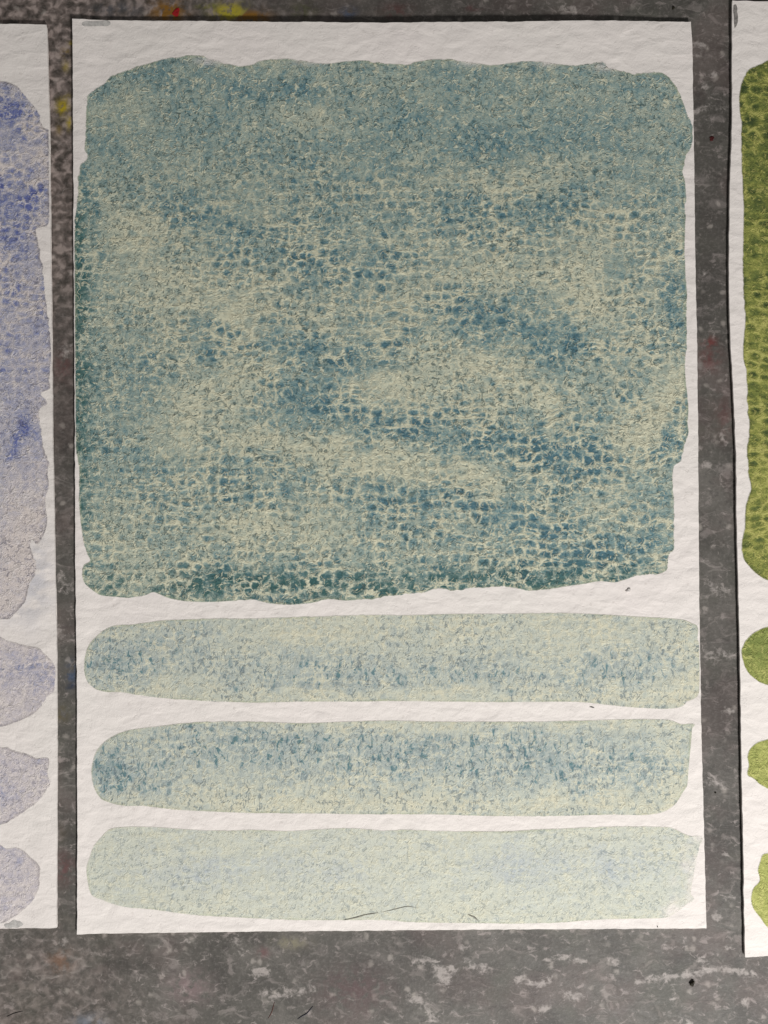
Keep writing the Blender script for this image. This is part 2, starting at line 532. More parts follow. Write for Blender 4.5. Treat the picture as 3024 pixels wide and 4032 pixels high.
    stroke([(2850, 3530), (2880, 3520)], 12, 0.9)
    stroke([(2805, 3595), (2818, 3602)], 15, 1.2)
    stroke([(2853, 3720), (2862, 3722)], 9, 1.2)
    stroke([(240, 2280), (270, 2320)], 26, 0.7)
    stroke([(235, 2480), (250, 2500)], 26, 0.6)
    stroke([(260, 1370), (250, 1400)], 20, 0.6)
    stroke([(258, 3690), (266, 3696)], 14, 1.1)
    stroke([(745, 3690), (752, 3694)], 10, 1.0)
    stroke([(930, 3690), (950, 3720)], 26, 0.6)
    stroke([(2620, 3700), (2640, 3900), (2655, 4030)], 16, 0.35)
    wear = np.stack([np.clip(peb, 0, 1), np.clip(scf, 0, 1), np.clip(drk, 0, 1), np.ones(len(P))], 1)
    # spilt paint soaked into the table
    stain = np.zeros((len(P), 4))

    def spot(x, y, rx, ry, c, a):
        q = ((u - x) / rx) ** 2 + ((w - y) / ry) ** 2
        k = a * np.exp(-q)
        m = k > stain[:, 3]
        stain[m, :3] = c[:3]
        stain[:, 3] = np.maximum(stain[:, 3], k)

    och, yel, red, blu, pur = lin(118, 84, 30), lin(158, 140, 30), lin(140, 26, 28), lin(50, 74, 104), lin(96, 52, 52)
    spot(655, 30, 62, 44, och, 1.5)
    spot(900, 28, 58, 32, lin(150, 140, 45), 1.6)
    spot(985, 55, 64, 30, och, 1.5)
    spot(820, 4, 50, 12, lin(110, 110, 30), 0.8)
    spot(1190, 25, 50, 35, lin(70, 74, 40), 0.6)
    spot(1560, 25, 60, 30, lin(84, 50, 48), 0.6)
    spot(1370, 32, 30, 22, blu, 0.55)
    spot(1870, 12, 30, 10, lin(84, 40, 42), 0.7)
    spot(450, 20, 90, 30, lin(60, 66, 74), 0.7)
    spot(275, 155, 14, 12, yel, 0.9)
    spot(245, 190, 16, 14, lin(130, 106, 26), 1.0)
    spot(248, 245, 12, 20, yel, 0.6)
    spot(252, 370, 14, 12, yel, 0.7)
    spot(236, 410, 22, 30, yel, 1.3)
    spot(262, 470, 10, 26, yel, 1.0)
    spot(225, 500, 14, 20, lin(120, 100, 40), 0.7)
    spot(2798, 1350, 30, 26, lin(104, 46, 43), 0.8)
    spot(2795, 1410, 45, 50, lin(92, 54, 52), 0.8)
    spot(2860, 1640, 40, 80, pur, 0.4)
    spot(285, 2650, 22, 40, blu, 0.8)
    spot(280, 2700, 26, 12, lin(34, 46, 66), 0.9)
    spot(245, 1440, 40, 60, pur, 0.45)
    spot(260, 3410, 40, 60, lin(100, 66, 66), 0.7)
    spot(250, 3270, 30, 40, lin(74, 66, 56), 0.6)
    spot(245, 2810, 30, 30, lin(88, 78, 44), 0.7)
    spot(250, 3770, 50, 40, lin(120, 88, 66), 0.6)
    spot(1040, 3735, 25, 20, lin(100, 52, 56), 0.5)
    spot(1400, 3880, 140, 80, lin(90, 66, 68), 0.55)
    spot(750, 3870, 80, 60, lin(140, 118, 120), 0.5)
    spot(360, 4010, 60, 30, lin(120, 128, 140), 0.6)
    spot(1150, 3700, 60, 22, lin(140, 134, 110), 0.6)
    idx = np.arange(nx * ny).reshape(ny, nx)
    faces = np.stack([idx[:-1, :-1], idx[:-1, 1:], idx[1:, 1:], idx[1:, :-1]], -1).reshape(-1, 4).tolist()
    verts = np.concatenate([P, np.zeros((len(P), 1))], 1)
    # rim and underside so that the slab has its thickness
    b = len(verts)
    corners = [(x[0], y[0]), (x[-1], y[0]), (x[-1], y[-1]), (x[0], y[-1])]
    verts = np.concatenate([verts, [(cx, cy, -0.025) for cx, cy in corners]])
    ring = [idx[0, :], idx[:, -1], idx[-1, ::-1], idx[::-1, 0]]
    for k, r in enumerate(ring):
        faces.append([int(i) for i in r[::-1]] + [b + k, b + (k + 1) % 4])
    faces.append([b + 3, b + 2, b + 1, b])
    pad = np.zeros((4, 4))
    o = make_mesh('table_top', verts, faces, table_material(), None,
                  {'wear': np.concatenate([wear, pad]), 'stain': np.concatenate([stain, pad])}, smooth=False)
    o['kind'] = 'structure'
    return o


# ------------------------------------------------------------------ the cards
class Card:
    """a sheet of heavy paper, its edges traced, with painted patches lying in its surface"""

    def __init__(self, name, label, left, right, top, bottom, step, lift, seed, group, stain=None):
        self.seed = seed
        self.left, self.right, self.top, self.bottom = [px(e) for e in (left, right, top, bottom)]
        L, R = self.left, self.right
        c = (L.mean(0) + R.mean(0)) / 2
        self.root = bpy.data.objects.new(name, None)
        C.objects.link(self.root)
        self.root.empty_display_size = 0.02
        self.root.location = (c[0], c[1], 0)
        tag(self.root, label, 'card', group)
        self.c = c
        self.lift = lift
        self.ymin, self.ymax = self.bottom[:, 1].mean(), self.top[:, 1].mean()
        W, H = R[:, 0].mean() - L[:, 0].mean(), self.ymax - self.ymin
        nu, nv = int(W / step) + 1, int(H / step) + 1
        u, v = np.linspace(0, 1, nu), np.linspace(0, 1, nv)     # v = 0 at the top edge
        ip = lambda e, t, ax, rev: np.stack([np.interp(t, self._t(e, ax, rev), e[:, k]) for k in (0, 1)], 1)
        eL, eR = ip(L, v, 1, True), ip(R, v, 1, True)
        eT, eB = ip(self.top, u, 0, False), ip(self.bottom, u, 0, False)
        U, V = np.meshgrid(u, v)
        U, V = U[..., None], V[..., None]
        G = ((1 - U) * eL[:, None] + U * eR[:, None] + (1 - V) * eT[None] + V * eB[None]
             - ((1 - U) * (1 - V) * eT[0] + U * (1 - V) * eT[-1] + (1 - U) * V * eB[0] + U * V * eB[-1]))
        # cut edges are not ruler-straight
        j = lambda q, s: (fbm(q[..., 0] / 1.3e-3, q[..., 1] / 1.3e-3, seed + s, 3) - .5) * 0.00016
        for sl in ((0, slice(None)), (-1, slice(None)), (slice(None), 0), (slice(None), -1)):
            q = G[sl].copy()
            G[sl] = q + np.stack([j(q, 1), j(q, 2)], -1)
        self.G = G
        P = G.reshape(-1, 2)
        z = self.height(P)
        zb = self.under(P)
        n = nu * nv
        top_v = np.concatenate([P - c, z[:, None]], 1)
        idx = np.arange(n).reshape(nv, nu)
        q = np.stack([idx[:-1, :-1], idx[1:, :-1], idx[1:, 1:], idx[:-1, 1:]], -1).reshape(-1, 4)
        faces = q.tolist()
        ring = np.concatenate([idx[0, :-1], idx[:-1, -1], idx[-1, :0:-1], idx[:0:-1, 0]])
        k = len(ring)
        rim = np.concatenate([P[ring] - c, z[ring][:, None]], 1)
        bot = np.concatenate([rim, np.concatenate([P[ring] - c, zb[ring][:, None]], 1)])
        faces += [[n + i, n + (i + 1) % k, n + k + (i + 1) % k, n + k + i] for i in range(k)]
        # underside: a coarse sheet following the same bow
        m = n + 2 * k
        su, sv = np.linspace(0, nu - 1, 30).astype(int), np.linspace(0, nv - 1, 40).astype(int)
        S = idx[np.ix_(sv, su)]
        und = np.concatenate([P[S.ravel()] - c, zb[S.ravel()][:, None] + 0.00002], 1)
        si = np.arange(S.size).reshape(S.shape) + m
        faces += np.stack([si[:-1, :-1], si[:-1, 1:], si[1:, 1:], si[1:, :-1]], -1).reshape(-1, 4).tolist()
        verts = np.concatenate([top_v, bot, und])
        pig = np.zeros((len(verts), 4))
        pig[:, 3] = 1
        if stain is not None:
            pig[:n, 0] = stain(self.pix(P))
        self.paper = make_mesh('paper', verts, faces, PAPER, self.root, {'pig': pig})
        self.P, self.step = P, step

    @staticmethod
    def _t(e, ax, rev):
        t = (e[:, ax] - e[0, ax]) / (e[-1, ax] - e[0, ax])
        return t

    def pix(self, P):
        """back to photo pixels (close to nadir, plane at card height)"""
        a, b = px([[0, 0]])[0], px([[PW, PH]])[0]
        return np.stack([(P[:, 0] - a[0]) / (b[0] - a[0]) * PW, (P[:, 1] - a[1]) / (b[1] - a[1]) * PH], 1)

    def under(self, P):
        U = (P[:, 0] - self.left[:, 0].mean()) / (self.right[:, 0].mean() - self.left[:, 0].mean())
        V = (self.ymax - P[:, 1]) / (self.ymax - self.ymin)
        return 0.00003 + np.maximum(self.lift(np.clip(U, 0, 1), np.clip(V, 0, 1)), 0)

    def height(self, P):
        x, y = P[:, 0] * 1000, P[:, 1] * 1000
        s = self.seed
        wv = (fbm(x / 6, y / 6, s + 9, 2) - .5) * 3
        felt = fbm((x * .75 + y * .35) / 2.6 + wv * .3, (y - x * .25) / 1.7 + wv, s, 3, 0.5) - .5
        return self.under(P) + CARD_T + felt * 0.00013

    def patch(self, name, outline, mat, dens, cell, deep, amp=0.00012, seed=0, off=0.000025, rim_cap=0.0025,
              parent=None, label=None):
        poly = spline(px(outline), 0.00017)
        if poly[:, 0].size and amp: poly = ragged(poly, amp, seed)
        # keep the paint on the paper
        xl = np.interp(-poly[:, 1], -self.left[:, 1], self.left[:, 0]) + 0.00012
        xr = np.interp(-poly[:, 1], -self.right[:, 1], self.right[:, 0]) - 0.00012
        poly[:, 0] = np.clip(poly[:, 0], xl, xr)
        keep = np.linalg.norm(poly - np.roll(poly, 1, 0), axis=1) > 0.00004
        poly = poly[keep]
        lo, hi = poly.min(0), poly.max(0)
        Q = self.P[((self.P > lo) & (self.P < hi)).all(1)]
        Q = Q[inside(Q, poly)]
        Q = Q[edge_dist(Q, poly, 0.0005) > 0.00009]
        k = len(poly)
        allp = np.concatenate([poly, Q])
        vs = [Vector(((a - self.c[0]) * 1000, (b - self.c[1]) * 1000)) for a, b in allp]
        ov, oe, of, *_ = delaunay_2d_cdt(vs, [(i, (i + 1) % k) for i in range(k)], [], 1, 1e-5)
        W = np.array([(v.x, v.y) for v in ov]) / 1000 + self.c
        z = self.height(W) + off
        pp = self.pix(W)
        ed = edge_dist(W, poly, rim_cap)
        pig = np.stack([dens(pp), cell(pp), deep(pp), ed * 1000], 1)
        return make_mesh(name, np.concatenate([W - self.c, z[:, None]], 1), of, mat, parent or self.root, {'pig': pig})


const = lambda k: (lambda P: np.full(len(P), float(k)))
PAPER = paper_material()
table = build_table()

GROUP = 'painted watercolour sample cards'
# ---- the middle card
mid_card = Card(
    'swatch_card', 'watercolour paper card with large teal blue swatch and three pale sage bars', 
    [(289, 81), (290, 362), (292, 1000), (294, 1301), (297, 1723), (298, 2181), (304, 2603), (306, 3032), (306, 3677)],
    [(2717, 90), (2723, 151), (2729, 422), (2734, 663), (2737, 1000), (2744, 1301), (2749, 1723), (2753, 2362), (2761, 2844), (2767, 3092), (2775, 3394), (2782, 3655)],
    [(289, 83), (640, 90), (1000, 96), (1422, 102), (2000, 98), (2386, 91), (2717, 92)],
    [(306, 3677), (1000, 3668), (2024, 3659), (2782, 3655)],
    0.0004,
    lambda u, v: 0.0008 * sstep(0.16, 0.0, v) * (0.3 + 0.7 * sstep(0, 0.4, u) * sstep(1.05, 0.75, u)) + 0.00022 * sstep(0.05, 0, u),
    11, GROUP)

def streaks(P, base, lst, scale=1.8227):
    """drifts of more or less pigment along brush paths; points in overview pixels"""
    d = np.full(len(P), float(base))
    wx = (fbm(P[:, 0] / 90, P[:, 1] / 90, 5, 4, .6) - .5) * 150
    wy = (fbm(P[:, 0] / 90, P[:, 1] / 90, 15, 4, .6) - .5) * 120
    X, Y = (P[:, 0] + wx) / scale, (P[:, 1] + wy) / scale
    for pts, w, a in lst:
        q = 1e9
        if len(pts) == 1: pts = pts + pts
        for (x0, y0), (x1, y1) in zip(pts[:-1], pts[1:]):
            L = (x1 - x0) ** 2 + (y1 - y0) ** 2 + 1e-6
            t = np.clip(((X - x0) * (x1 - x0) + (Y - y0) * (y1 - y0)) / L, 0, 1)
            q = np.minimum(q, (X - x0 - t * (x1 - x0)) ** 2 + (Y - y0 - t * (y1 - y0)) ** 2)
        d += a * np.exp(-q / w ** 2)
    return d


DRIFT = [
    ([(400, 440), (520, 520), (700, 600), (880, 590)], 40, .26), ([(560, 740), (680, 760), (790, 800)], 36, .36),
    ([(580, 860), (700, 880), (790, 900), (900, 940), (1060, 970), (1200, 1000), (1330, 1020)], 42, .40),
    ([(1000, 690), (1130, 720), (1230, 765)], 45, .38), ([(960, 465), (1100, 470), (1230, 445)], 45, .32),
    ([(880, 280), (1050, 325), (1200, 315), (1340, 290)], 40, .22), ([(820, 1085), (1000, 1090), (1120, 1155), (1310, 1180)], 48, .32),
    ([(450, 720), (455, 770)], 42, .40), ([(400, 1070), (600, 1040)], 50, .20), ([(450, 1262), (800, 1275), (1200, 1245), (1400, 1205)], 30, .36),
    ([(1450, 590), (1462, 710)], 22, .38), ([(1455, 950), (1440, 1010)], 24, .42), ([(1430, 1080), (1430, 1190)], 24, .30),
    ([(510, 205), (650, 200)], 30, .26), ([(250, 185), (380, 170)], 30, .10), ([(650, 480), (860, 480)], 40, .16),
    ([(180, 370), (190, 450)], 22, .32), ([(290, 800), (340, 830)], 40, .20), ([(240, 960), (330, 1010)], 35, .22), ([(500, 1190), (500, 1230)], 26, .3),
    ([(800, 360), (600, 330)], 60, .10), ([(1290, 960), (1270, 1050)], 50, .2),
    ([(290, 500), (330, 600), (430, 670), (550, 700)], 55, -.26), ([(560, 820), (430, 880), (400, 960)], 60, -.28),
    ([(540, 960), (740, 985), (900, 1020), (1080, 1058)], 30, -.42), ([(760, 850), (880, 830), (1000, 795), (1120, 800)], 40, -.32),
    ([(530, 690), (560, 730)], 28, -.25), ([(1200, 400), (1060, 425)], 36, -.26), ([(1290, 560), (1290, 680)], 40, -.28),
    ([(1250, 600), (1080, 590), (900, 625)], 30, -.25), ([(1480, 830), (1420, 920), (1340, 980)], 38, -.5), ([(500, 1165), (720, 1145)], 46, -.24),
    ([(230, 1160), (300, 1200)], 45, -.16), ([(240, 480), (250, 720)], 36, -.12), ([(620, 240), (720, 285)], 22, -.28),
    ([(1210, 860), (1060, 880)], 32, -.22), ([(700, 700), (740, 725)], 24, -.2), ([(1300, 1090), (1290, 1150)], 40, -.22), ([(230, 250), (330, 230)], 40, -.15)]


def main_dens(P):
    d = streaks(P, 0.49, [(p, w * 1.05, a * .85) for p, w, a in DRIFT])
    d += 0.04 * sstep(900, 350, P[:, 1])
    d += 0.30 * np.exp(-((P[:, 0] - 292) / 85) ** 2) * sstep(650, 1000, P[:, 1]) * sstep(2350, 1900, P[:, 1])
    return d


def main_cell(P):
    u, w = P[:, 0], P[:, 1]
    k = sstep(450, 950, w) * (0.55 + 0.45 * sstep(500, 900, u)) + 0.15
    k = k * (0.55 + 0.9 * fbm(u / 420, w / 420, 77, 3))
    return np.clip(k, 0, 1.3)


def main_deep(P):
    u, w = P[:, 0], P[:, 1]
    k = np.exp(-((u - 290) / 85) ** 2) * sstep(600, 1000, w) * sstep(2350, 2000, w)
    k = np.maximum(k, 0.75 * sstep(2180, 2330, w))
    f = np.zeros(len(P))
    for x, rx, y in ((850, 70, 250), (1230, 60, 250), (1880, 60, 255), (2425, 70, 275), (2180, 50, 258), (1090, 60, 2372), (560, 50, 2345)):
        f += np.exp(-((u - x) / rx) ** 2 - ((w - y) / 16) ** 2)
    return np.clip(k, 0, 1) - 0.8 * f


TEAL = wash_material('teal_blue_wash',
                     [(0.0, lin(196, 196, 172)), (0.2, lin(182, 187, 168)), (0.45, lin(154, 167, 156)), (0.68, lin(126, 149, 147)),
                      (0.9, lin(98, 129, 135)), (1.0, lin(78, 113, 124))],
                     lin(48, 88, 80), lin(140, 154, 132), 0.5, fleck_col=lin(64, 90, 92), hair_col=lin(206, 204, 178),
                     fleck=0.72, hair_k=0.75, rows=0.3, cell_k=0.5, spot_k=0.2, bump=0.85, net_k=0.56, cell_scale=0.56)
mid_card.patch('paint_swatch', [
    (699, 229), (633, 241), (518, 274), (446, 301), (410, 332), (362, 365), (348, 386), (344, 434), (338, 543), (336, 594), (347, 612),
    (344, 627), (319, 651), (310, 699), (304, 802), (296, 892), (293, 1000), (293, 1060), (296, 1362), (297, 1723), (301, 1772), (313, 1844),
    (313, 1922), (314, 2000), (328, 2120), (344, 2181), (356, 2208), (331, 2226), (325, 2265), (334, 2295), (362, 2322), (398, 2344),
    (458, 2350), (512, 2354), (573, 2344), (603, 2333), (627, 2340), (675, 2359), (741, 2369), (844, 2371), (940, 2365), (1000, 2362),
    (1036, 2371), (1090, 2380), (1157, 2381), (1229, 2374), (1289, 2360), (1362, 2365), (1458, 2360), (1518, 2350), (1603, 2341),
    (1663, 2336), (1711, 2319), (1784, 2326), (1844, 2319), (1928, 2312), (2012, 2313), (2084, 2326), (2163, 2319), (2229, 2310),
    (2313, 2297), (2362, 2289), (2416, 2294), (2464, 2282), (2524, 2264), (2585, 2260), (2627, 2244), (2627, 2223), (2639, 2181),
    (2654, 2157), (2654, 2121), (2654, 2000), (2648, 1904), (2654, 1838), (2681, 1814), (2690, 1778), (2699, 1735), (2711, 1705),
    (2708, 1663), (2711, 1609), (2705, 1543), (2698, 1458), (2702, 1362), (2702, 1241), (2705, 1151), (2698, 1060), (2696, 964),
    (2699, 844), (2699, 723), (2687, 681), (2693, 651), (2705, 603), (2724, 579), (2727, 530), (2724, 488), (2708, 464), (2696, 434),
    (2687, 398), (2669, 356), (2645, 325), (2615, 295), (2579, 289), (2530, 291), (2482, 295), (2446, 283), (2398, 275), (2377, 259),
    (2362, 253), (2313, 259), (2265, 265), (2205, 262), (2145, 253), (2072, 249), (2010, 256), (1940, 265), (1892, 259), (1832, 250),
    (1766, 242), (1705, 242), (1651, 250), (1591, 263), (1530, 260), (1482, 253), (1422, 247), (1362, 250), (1289, 259), (1241, 256),
    (1199, 247), (1133, 241), (1072, 242), (1030, 250), (1000, 259), (952, 268), (904, 259), (844, 244), (796, 228), (753, 224)],
    TEAL, main_dens, main_cell, main_deep, amp=0.00018, seed=3)

FL = dict(fleck_col=lin(90, 108, 118), hair_col=lin(208, 204, 178))
SAGE1 = wash_material('sage_wash',
                      [(0.0, lin(202, 200, 178)), (0.3, lin(186, 191, 178)), (0.55, lin(164, 174, 170)), (0.8, lin(134, 152, 152)), (1.0, lin(96, 126, 131))],
                      lin(150, 165, 150), lin(160, 168, 142), 0.35, sx=1.25, sy=0.75, fleck=0.66, hair_k=0.45, cell_k=0.3, bump=0.55, grain_k=0.6, mid_k=0.5, spot_k=0.6, seed=(210, 40), **FL)
BAND1 = [(290, 1430, 60, 40, .45), (240, 1440, 30, 50, .3), (420, 1420, 120, 50, .15), (430, 1370, 70, 30, .15), (740, 1460, 160, 40, .25),
         (1080, 1470, 200, 40, .25), (1380, 1450, 120, 40, .3), (560, 1480, 80, 30, .2), (640, 1380, 200, 20, -.1), (900, 1505, 600, 14, -.2), (1480, 1480, 40, 40, -.2)]
mid_card.patch('paint_bar', [
    (333, 2639), (336, 2585), (353, 2536), (386, 2500), (422, 2473), (464, 2461), (518, 2459), (591, 2449), (639, 2443), (723, 2439),
    (844, 2435), (1000, 2435), (1096, 2431), (1241, 2427), (1422, 2421), (1603, 2422), (1784, 2417), (2012, 2416), (2205, 2413),
    (2325, 2417), (2506, 2427), (2687, 2439), (2729, 2455), (2747, 2467), (2747, 2518), (2753, 2530), (2755, 2600), (2753, 2723), (2741, 2747), (2705, 2763),
    (2687, 2781), (2639, 2791), (2567, 2790), (2476, 2784), (2386, 2775), (2313, 2767), (2235, 2763), (2012, 2765), (1784, 2763),
    (1543, 2761), (1362, 2763), (1181, 2763), (1000, 2767), (874, 2763), (754, 2757), (651, 2750), (543, 2737), (482, 2726),
    (422, 2725), (374, 2711), (344, 2681)], SAGE1, lambda P: blobs(P, 0.30, [q[:4] + (q[4] * .7,) for q in BAND1]), const(0.6), const(0), amp=0.00007, seed=5,
    label='upper sage bar with small blue flecks')
BAND2 = [(230, 1660, 50, 40, .5), (310, 1690, 60, 30, .3), (420, 1620, 120, 40, .25), (620, 1620, 140, 35, .3), (900, 1640, 220, 45, .32),
         (1300, 1670, 200, 35, .35), (1150, 1620, 120, 30, .2), (850, 1745, 600, 14, -.25), (1440, 1720, 60, 40, -.2), (1000, 1572, 600, 12, -.15)]
mid_card.patch('paint_bar', [
    (362, 3020), (377, 2964), (410, 2922), (458, 2892), (512, 2874), (573, 2865), (651, 2856), (723, 2847), (844, 2841), (1000, 2841),
    (1181, 2847), (1362, 2841), (1543, 2837), (1723, 2841), (2000, 2841), (2084, 2841), (2265, 2838), (2446, 2832), (2627, 2833),
    (2657, 2841), (2681, 2851), (2735, 2851), (2726, 2868), (2723, 2904), (2714, 3000), (2711, 3032), (2705, 3092), (2687, 3122),
    (2663, 3162), (2627, 3190), (2585, 3204), (2506, 3210), (2386, 3208), (2205, 3213), (2012, 3214), (1874, 3212), (1723, 3207),
    (1422, 3206), (1181, 3203), (1000, 3202), (892, 3198), (754, 3192), (663, 3186), (573, 3174), (482, 3172), (434, 3162),
    (398, 3144), (374, 3110), (362, 3068)], SAGE1, lambda P: blobs(P, 0.34, [q[:4] + (q[4] * .7,) for q in BAND2]), const(0.6), const(0), amp=0.00007, seed=6)
SAGE3 = wash_material('pale_sage_wash',
                      [(0.0, lin(201, 201, 182)), (0.35, lin(192, 196, 184)), (0.6, lin(182, 188, 184)), (0.85, lin(166, 176, 184)), (1.0, lin(136, 154, 168))],
                      lin(160, 172, 155), lin(178, 184, 160), 0.4, sx=1.1, sy=0.95, fleck=0.42, hair_k=0.35, cell_k=0.2, bump=0.5,
                      grain_k=0.45, mid_k=0.45, seed=(330, 140), **FL)
BAND3 = [(480, 1880, 60, 25, .3), (620, 1870, 90, 25, .3), (370, 1890, 50, 25, .25), (1080, 1885, 90, 30, .25), (1220, 1865, 130, 30, .25), (1310, 1890, 60, 30, .2),
         (760, 1890, 60, 25, .2), (900, 1985, 600, 14, -.15)]
bar3 = mid_card.patch('paint_bar', [
    (342, 3418), (353, 3376), (368, 3333), (398, 3297), (434, 3264), (500, 3255), (603, 3256), (693, 3262), (784, 3268), (904, 3270),
    (1000, 3267), (1121, 3272), (1241, 3266), (1362, 3260), (1452, 3264), (1512, 3270), (1603, 3267), (1723, 3272), (1844, 3273),
    (2012, 3272), (2102, 3266), (2235, 3261), (2386, 3255), (2506, 3254), (2627, 3256), (2675, 3273), (2717, 3291), (2764, 3298),
    (2753, 3333), (2741, 3394), (2729, 3466), (2720, 3520), (2735, 3541), (2705, 3560), (2663, 3593), (2627, 3612), (2536, 3617), (2446, 3618),
    (2325, 3623), (2205, 3632), (2012, 3637), (1904, 3635), (1723, 3634), (1603, 3630), (1512, 3623), (1362, 3623), (1181, 3623),
    (1000, 3616), (904, 3611), (754, 3602), (663, 3590), (573, 3578), (494, 3572), (434, 3556), (386, 3538), (359, 3520), (347, 3478)],
    SAGE3, lambda P: blobs(P, 0.36, [q[:4] + (q[4] * .7,) for q in BAND3]), const(0.5), lambda P: -0.85 * sstep(2640, 2760, P[:, 0] + (fbm(P[:, 0] / 60, P[:, 1] / 60, 4, 3) - .5) * 160 + (P[:, 1] - 3450) * 0.25), amp=0.00008, seed=7)

SMUDGE = plain('grey_smudge', lin(186, 184, 180), 0.8, 0.25, 1.2)
PENCIL = plain('graphite_smudge', lin(140, 136, 132), 0.7, 0.45, 2.2)
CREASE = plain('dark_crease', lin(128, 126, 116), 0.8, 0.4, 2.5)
nul = const(0)
mid_card.patch('smudge', [(330, 93), (372, 89), (425, 86), (438, 92), (436, 104), (400, 107), (350, 110), (328, 106)], SMUDGE, nul, nul, nul, 0.00015, 21)


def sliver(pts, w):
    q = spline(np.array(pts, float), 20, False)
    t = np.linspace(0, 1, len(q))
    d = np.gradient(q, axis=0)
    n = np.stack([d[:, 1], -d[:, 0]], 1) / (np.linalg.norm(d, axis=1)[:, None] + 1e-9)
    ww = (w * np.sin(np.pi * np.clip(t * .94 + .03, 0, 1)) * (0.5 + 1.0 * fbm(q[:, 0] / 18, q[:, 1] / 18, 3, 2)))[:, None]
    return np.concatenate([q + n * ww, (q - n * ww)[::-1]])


for cr, w in (([(1352, 3622), (1400, 3612), (1440, 3601), (1491, 3593)], 2.6), ([(1500, 3592), (1560, 3578), (1609, 3568), (1650, 3576)], 1.4),
              ([(1784, 3599), (1800, 3597)], 2.5), ([(1840, 3600), (1870, 3612), (1886, 3628)], 2.6), ([(1895, 3632), (1918, 3636)], 4)):
    mid_card.patch('crease', sliver(cr, w), CREASE, nul, nul, nul, 0, 31, off=0.00007)

# ---- the card on the left, mostly out of frame
left_card = Card(
    'swatch_card', 'watercolour paper card painted with lavender blue and mauve grey swatches',
    [(-2230, 125), (-2228, 1000), (-2215, 2500), (-2205, 3680)],
    [(188, 101), (196, 518), (200, 904), (205, 1362), (208, 1723), (215, 2100), (224, 2560), (226, 3000), (223, 3653)],
    [(-2230, 125), (-1000, 108), (0, 98), (188, 101)], [(-2205, 3680), (-1000, 3668), (0, 3656), (223, 3653)],
    0.0006, lambda u, v: 0.0003 * sstep(0.1, 0.0, v) + 0.0001 * sstep(.95, 1., u), 23, GROUP,
    stain=lambda P: np.clip(1.0 * np.exp(-((P[:, 0] - 150) / 75) ** 2 - ((P[:, 1] - 2280) / 150) ** 2)
                            + .35 * np.exp(-((P[:, 0] - 80) / 90) ** 2 - ((P[:, 1] - 2440) / 60) ** 2), 0, 1) * 0.8)
LAV = wash_material('lavender_blue_wash',
                    [(0.0, lin(206, 197, 192)), (0.25, lin(188, 183, 187)), (0.5, lin(166, 166, 180)), (0.75, lin(132, 138, 170)), (1.0, lin(92, 102, 156))],
                    lin(112, 108, 120), lin(138, 132, 136), 0.45, fleck_col=lin(96, 96, 116), hair_col=lin(212, 206, 202),
                    fleck=0.5, hair_k=0.6, cell_k=0.55, seed=(500, 90), rows=0.3, bump=0.7)
LBLOB = [(10, 250, 40, 40, .5), (50, 290, 40, 40, .2), (15, 410, 50, 50, .3), (60, 460, 30, 30, .3), (30, 520, 60, 60, .3), (10, 640, 60, 60, .2),
         (60, 950, 30, 35, .55), (30, 970, 30, 30, .3), (20, 770, 60, 80, .1), (60, 1080, 40, 40, .1), (40, 1250, 80, 90, -.15), (90, 470, 25, 25, -.1),
         (90, 340, 30, 70, -.2), (70, 1130, 50, 60, -.2)]
left_card.patch('paint_swatch', [
    (-2160, 500), (-1700, 330), (-1000, 300), (-400, 330), (-60, 326), (18, 321), (42, 329), (72, 344), (96, 374), (127, 410), (151, 440),
    (160, 461), (158, 476), (175, 503), (200, 518), (203, 600), (203, 780), (198, 830), (196, 856), (187, 889), (145, 904), (148, 940), (160, 1000), (169, 1048), (175, 1121),
    (184, 1199), (192, 1271), (198, 1332), (203, 1386), (203, 1422), (196, 1500), (199, 1530), (163, 1549), (181, 1573), (187, 1591),
    (160, 1609), (156, 1639), (169, 1723), (181, 1796), (196, 1832), (190, 1862), (193, 1922), (181, 1958), (184, 2000), (187, 2060),
    (169, 2115), (145, 2145), (124, 2127), (124, 2175), (142, 2217), (142, 2259), (115, 2313), (96, 2374), (48, 2428), (30, 2439),
    (-80, 2430), (-600, 2400), (-1300, 2440), (-2000, 2400), (-2160, 2200), (-2180, 1300)],
    LAV, lambda P: blobs(P, 0.40, LBLOB) - 0.18 * sstep(1500, 2200, P[:, 1]), lambda P: 0.9 - 0.6 * sstep(1100, 1700, P[:, 1]), nul, amp=0.00026, seed=41)
MAUVE = wash_material('mauve_grey_wash',
                      [(0.0, lin(210, 202, 197)), (0.3, lin(198, 191, 191)), (0.55, lin(180, 176, 184)), (0.8, lin(148, 152, 174)), (1.0, lin(108, 118, 154))],
                      lin(130, 126, 130), lin(158, 151, 152), 0.45, fleck_col=lin(122, 120, 132), hair_col=lin(216, 210, 205),
                      fleck=0.45, hair_k=0.35, cell_k=0.3, seed=(640, 20), bump=0.6)
left_card.patch('paint_bar', [
    (-2150, 2680), (-2050, 2520), (-1200, 2490), (-300, 2495), (0, 2511), (36, 2524), (96, 2540), (151, 2552), (181, 2579), (211, 2609),
    (221, 2639), (219, 2681), (213, 2723), (187, 2744), (157, 2790), (121, 2817), (66, 2844), (0, 2863), (-300, 2880), (-1200, 2860), (-2060, 2850)],
    MAUVE, lambda P: blobs(P, 0.36, [(60, 1450, 60, 25, .35), (100, 1480, 30, 20, .2), (40, 1540, 60, 25, -.1)]), const(.6), nul, amp=0.0002, seed=42)
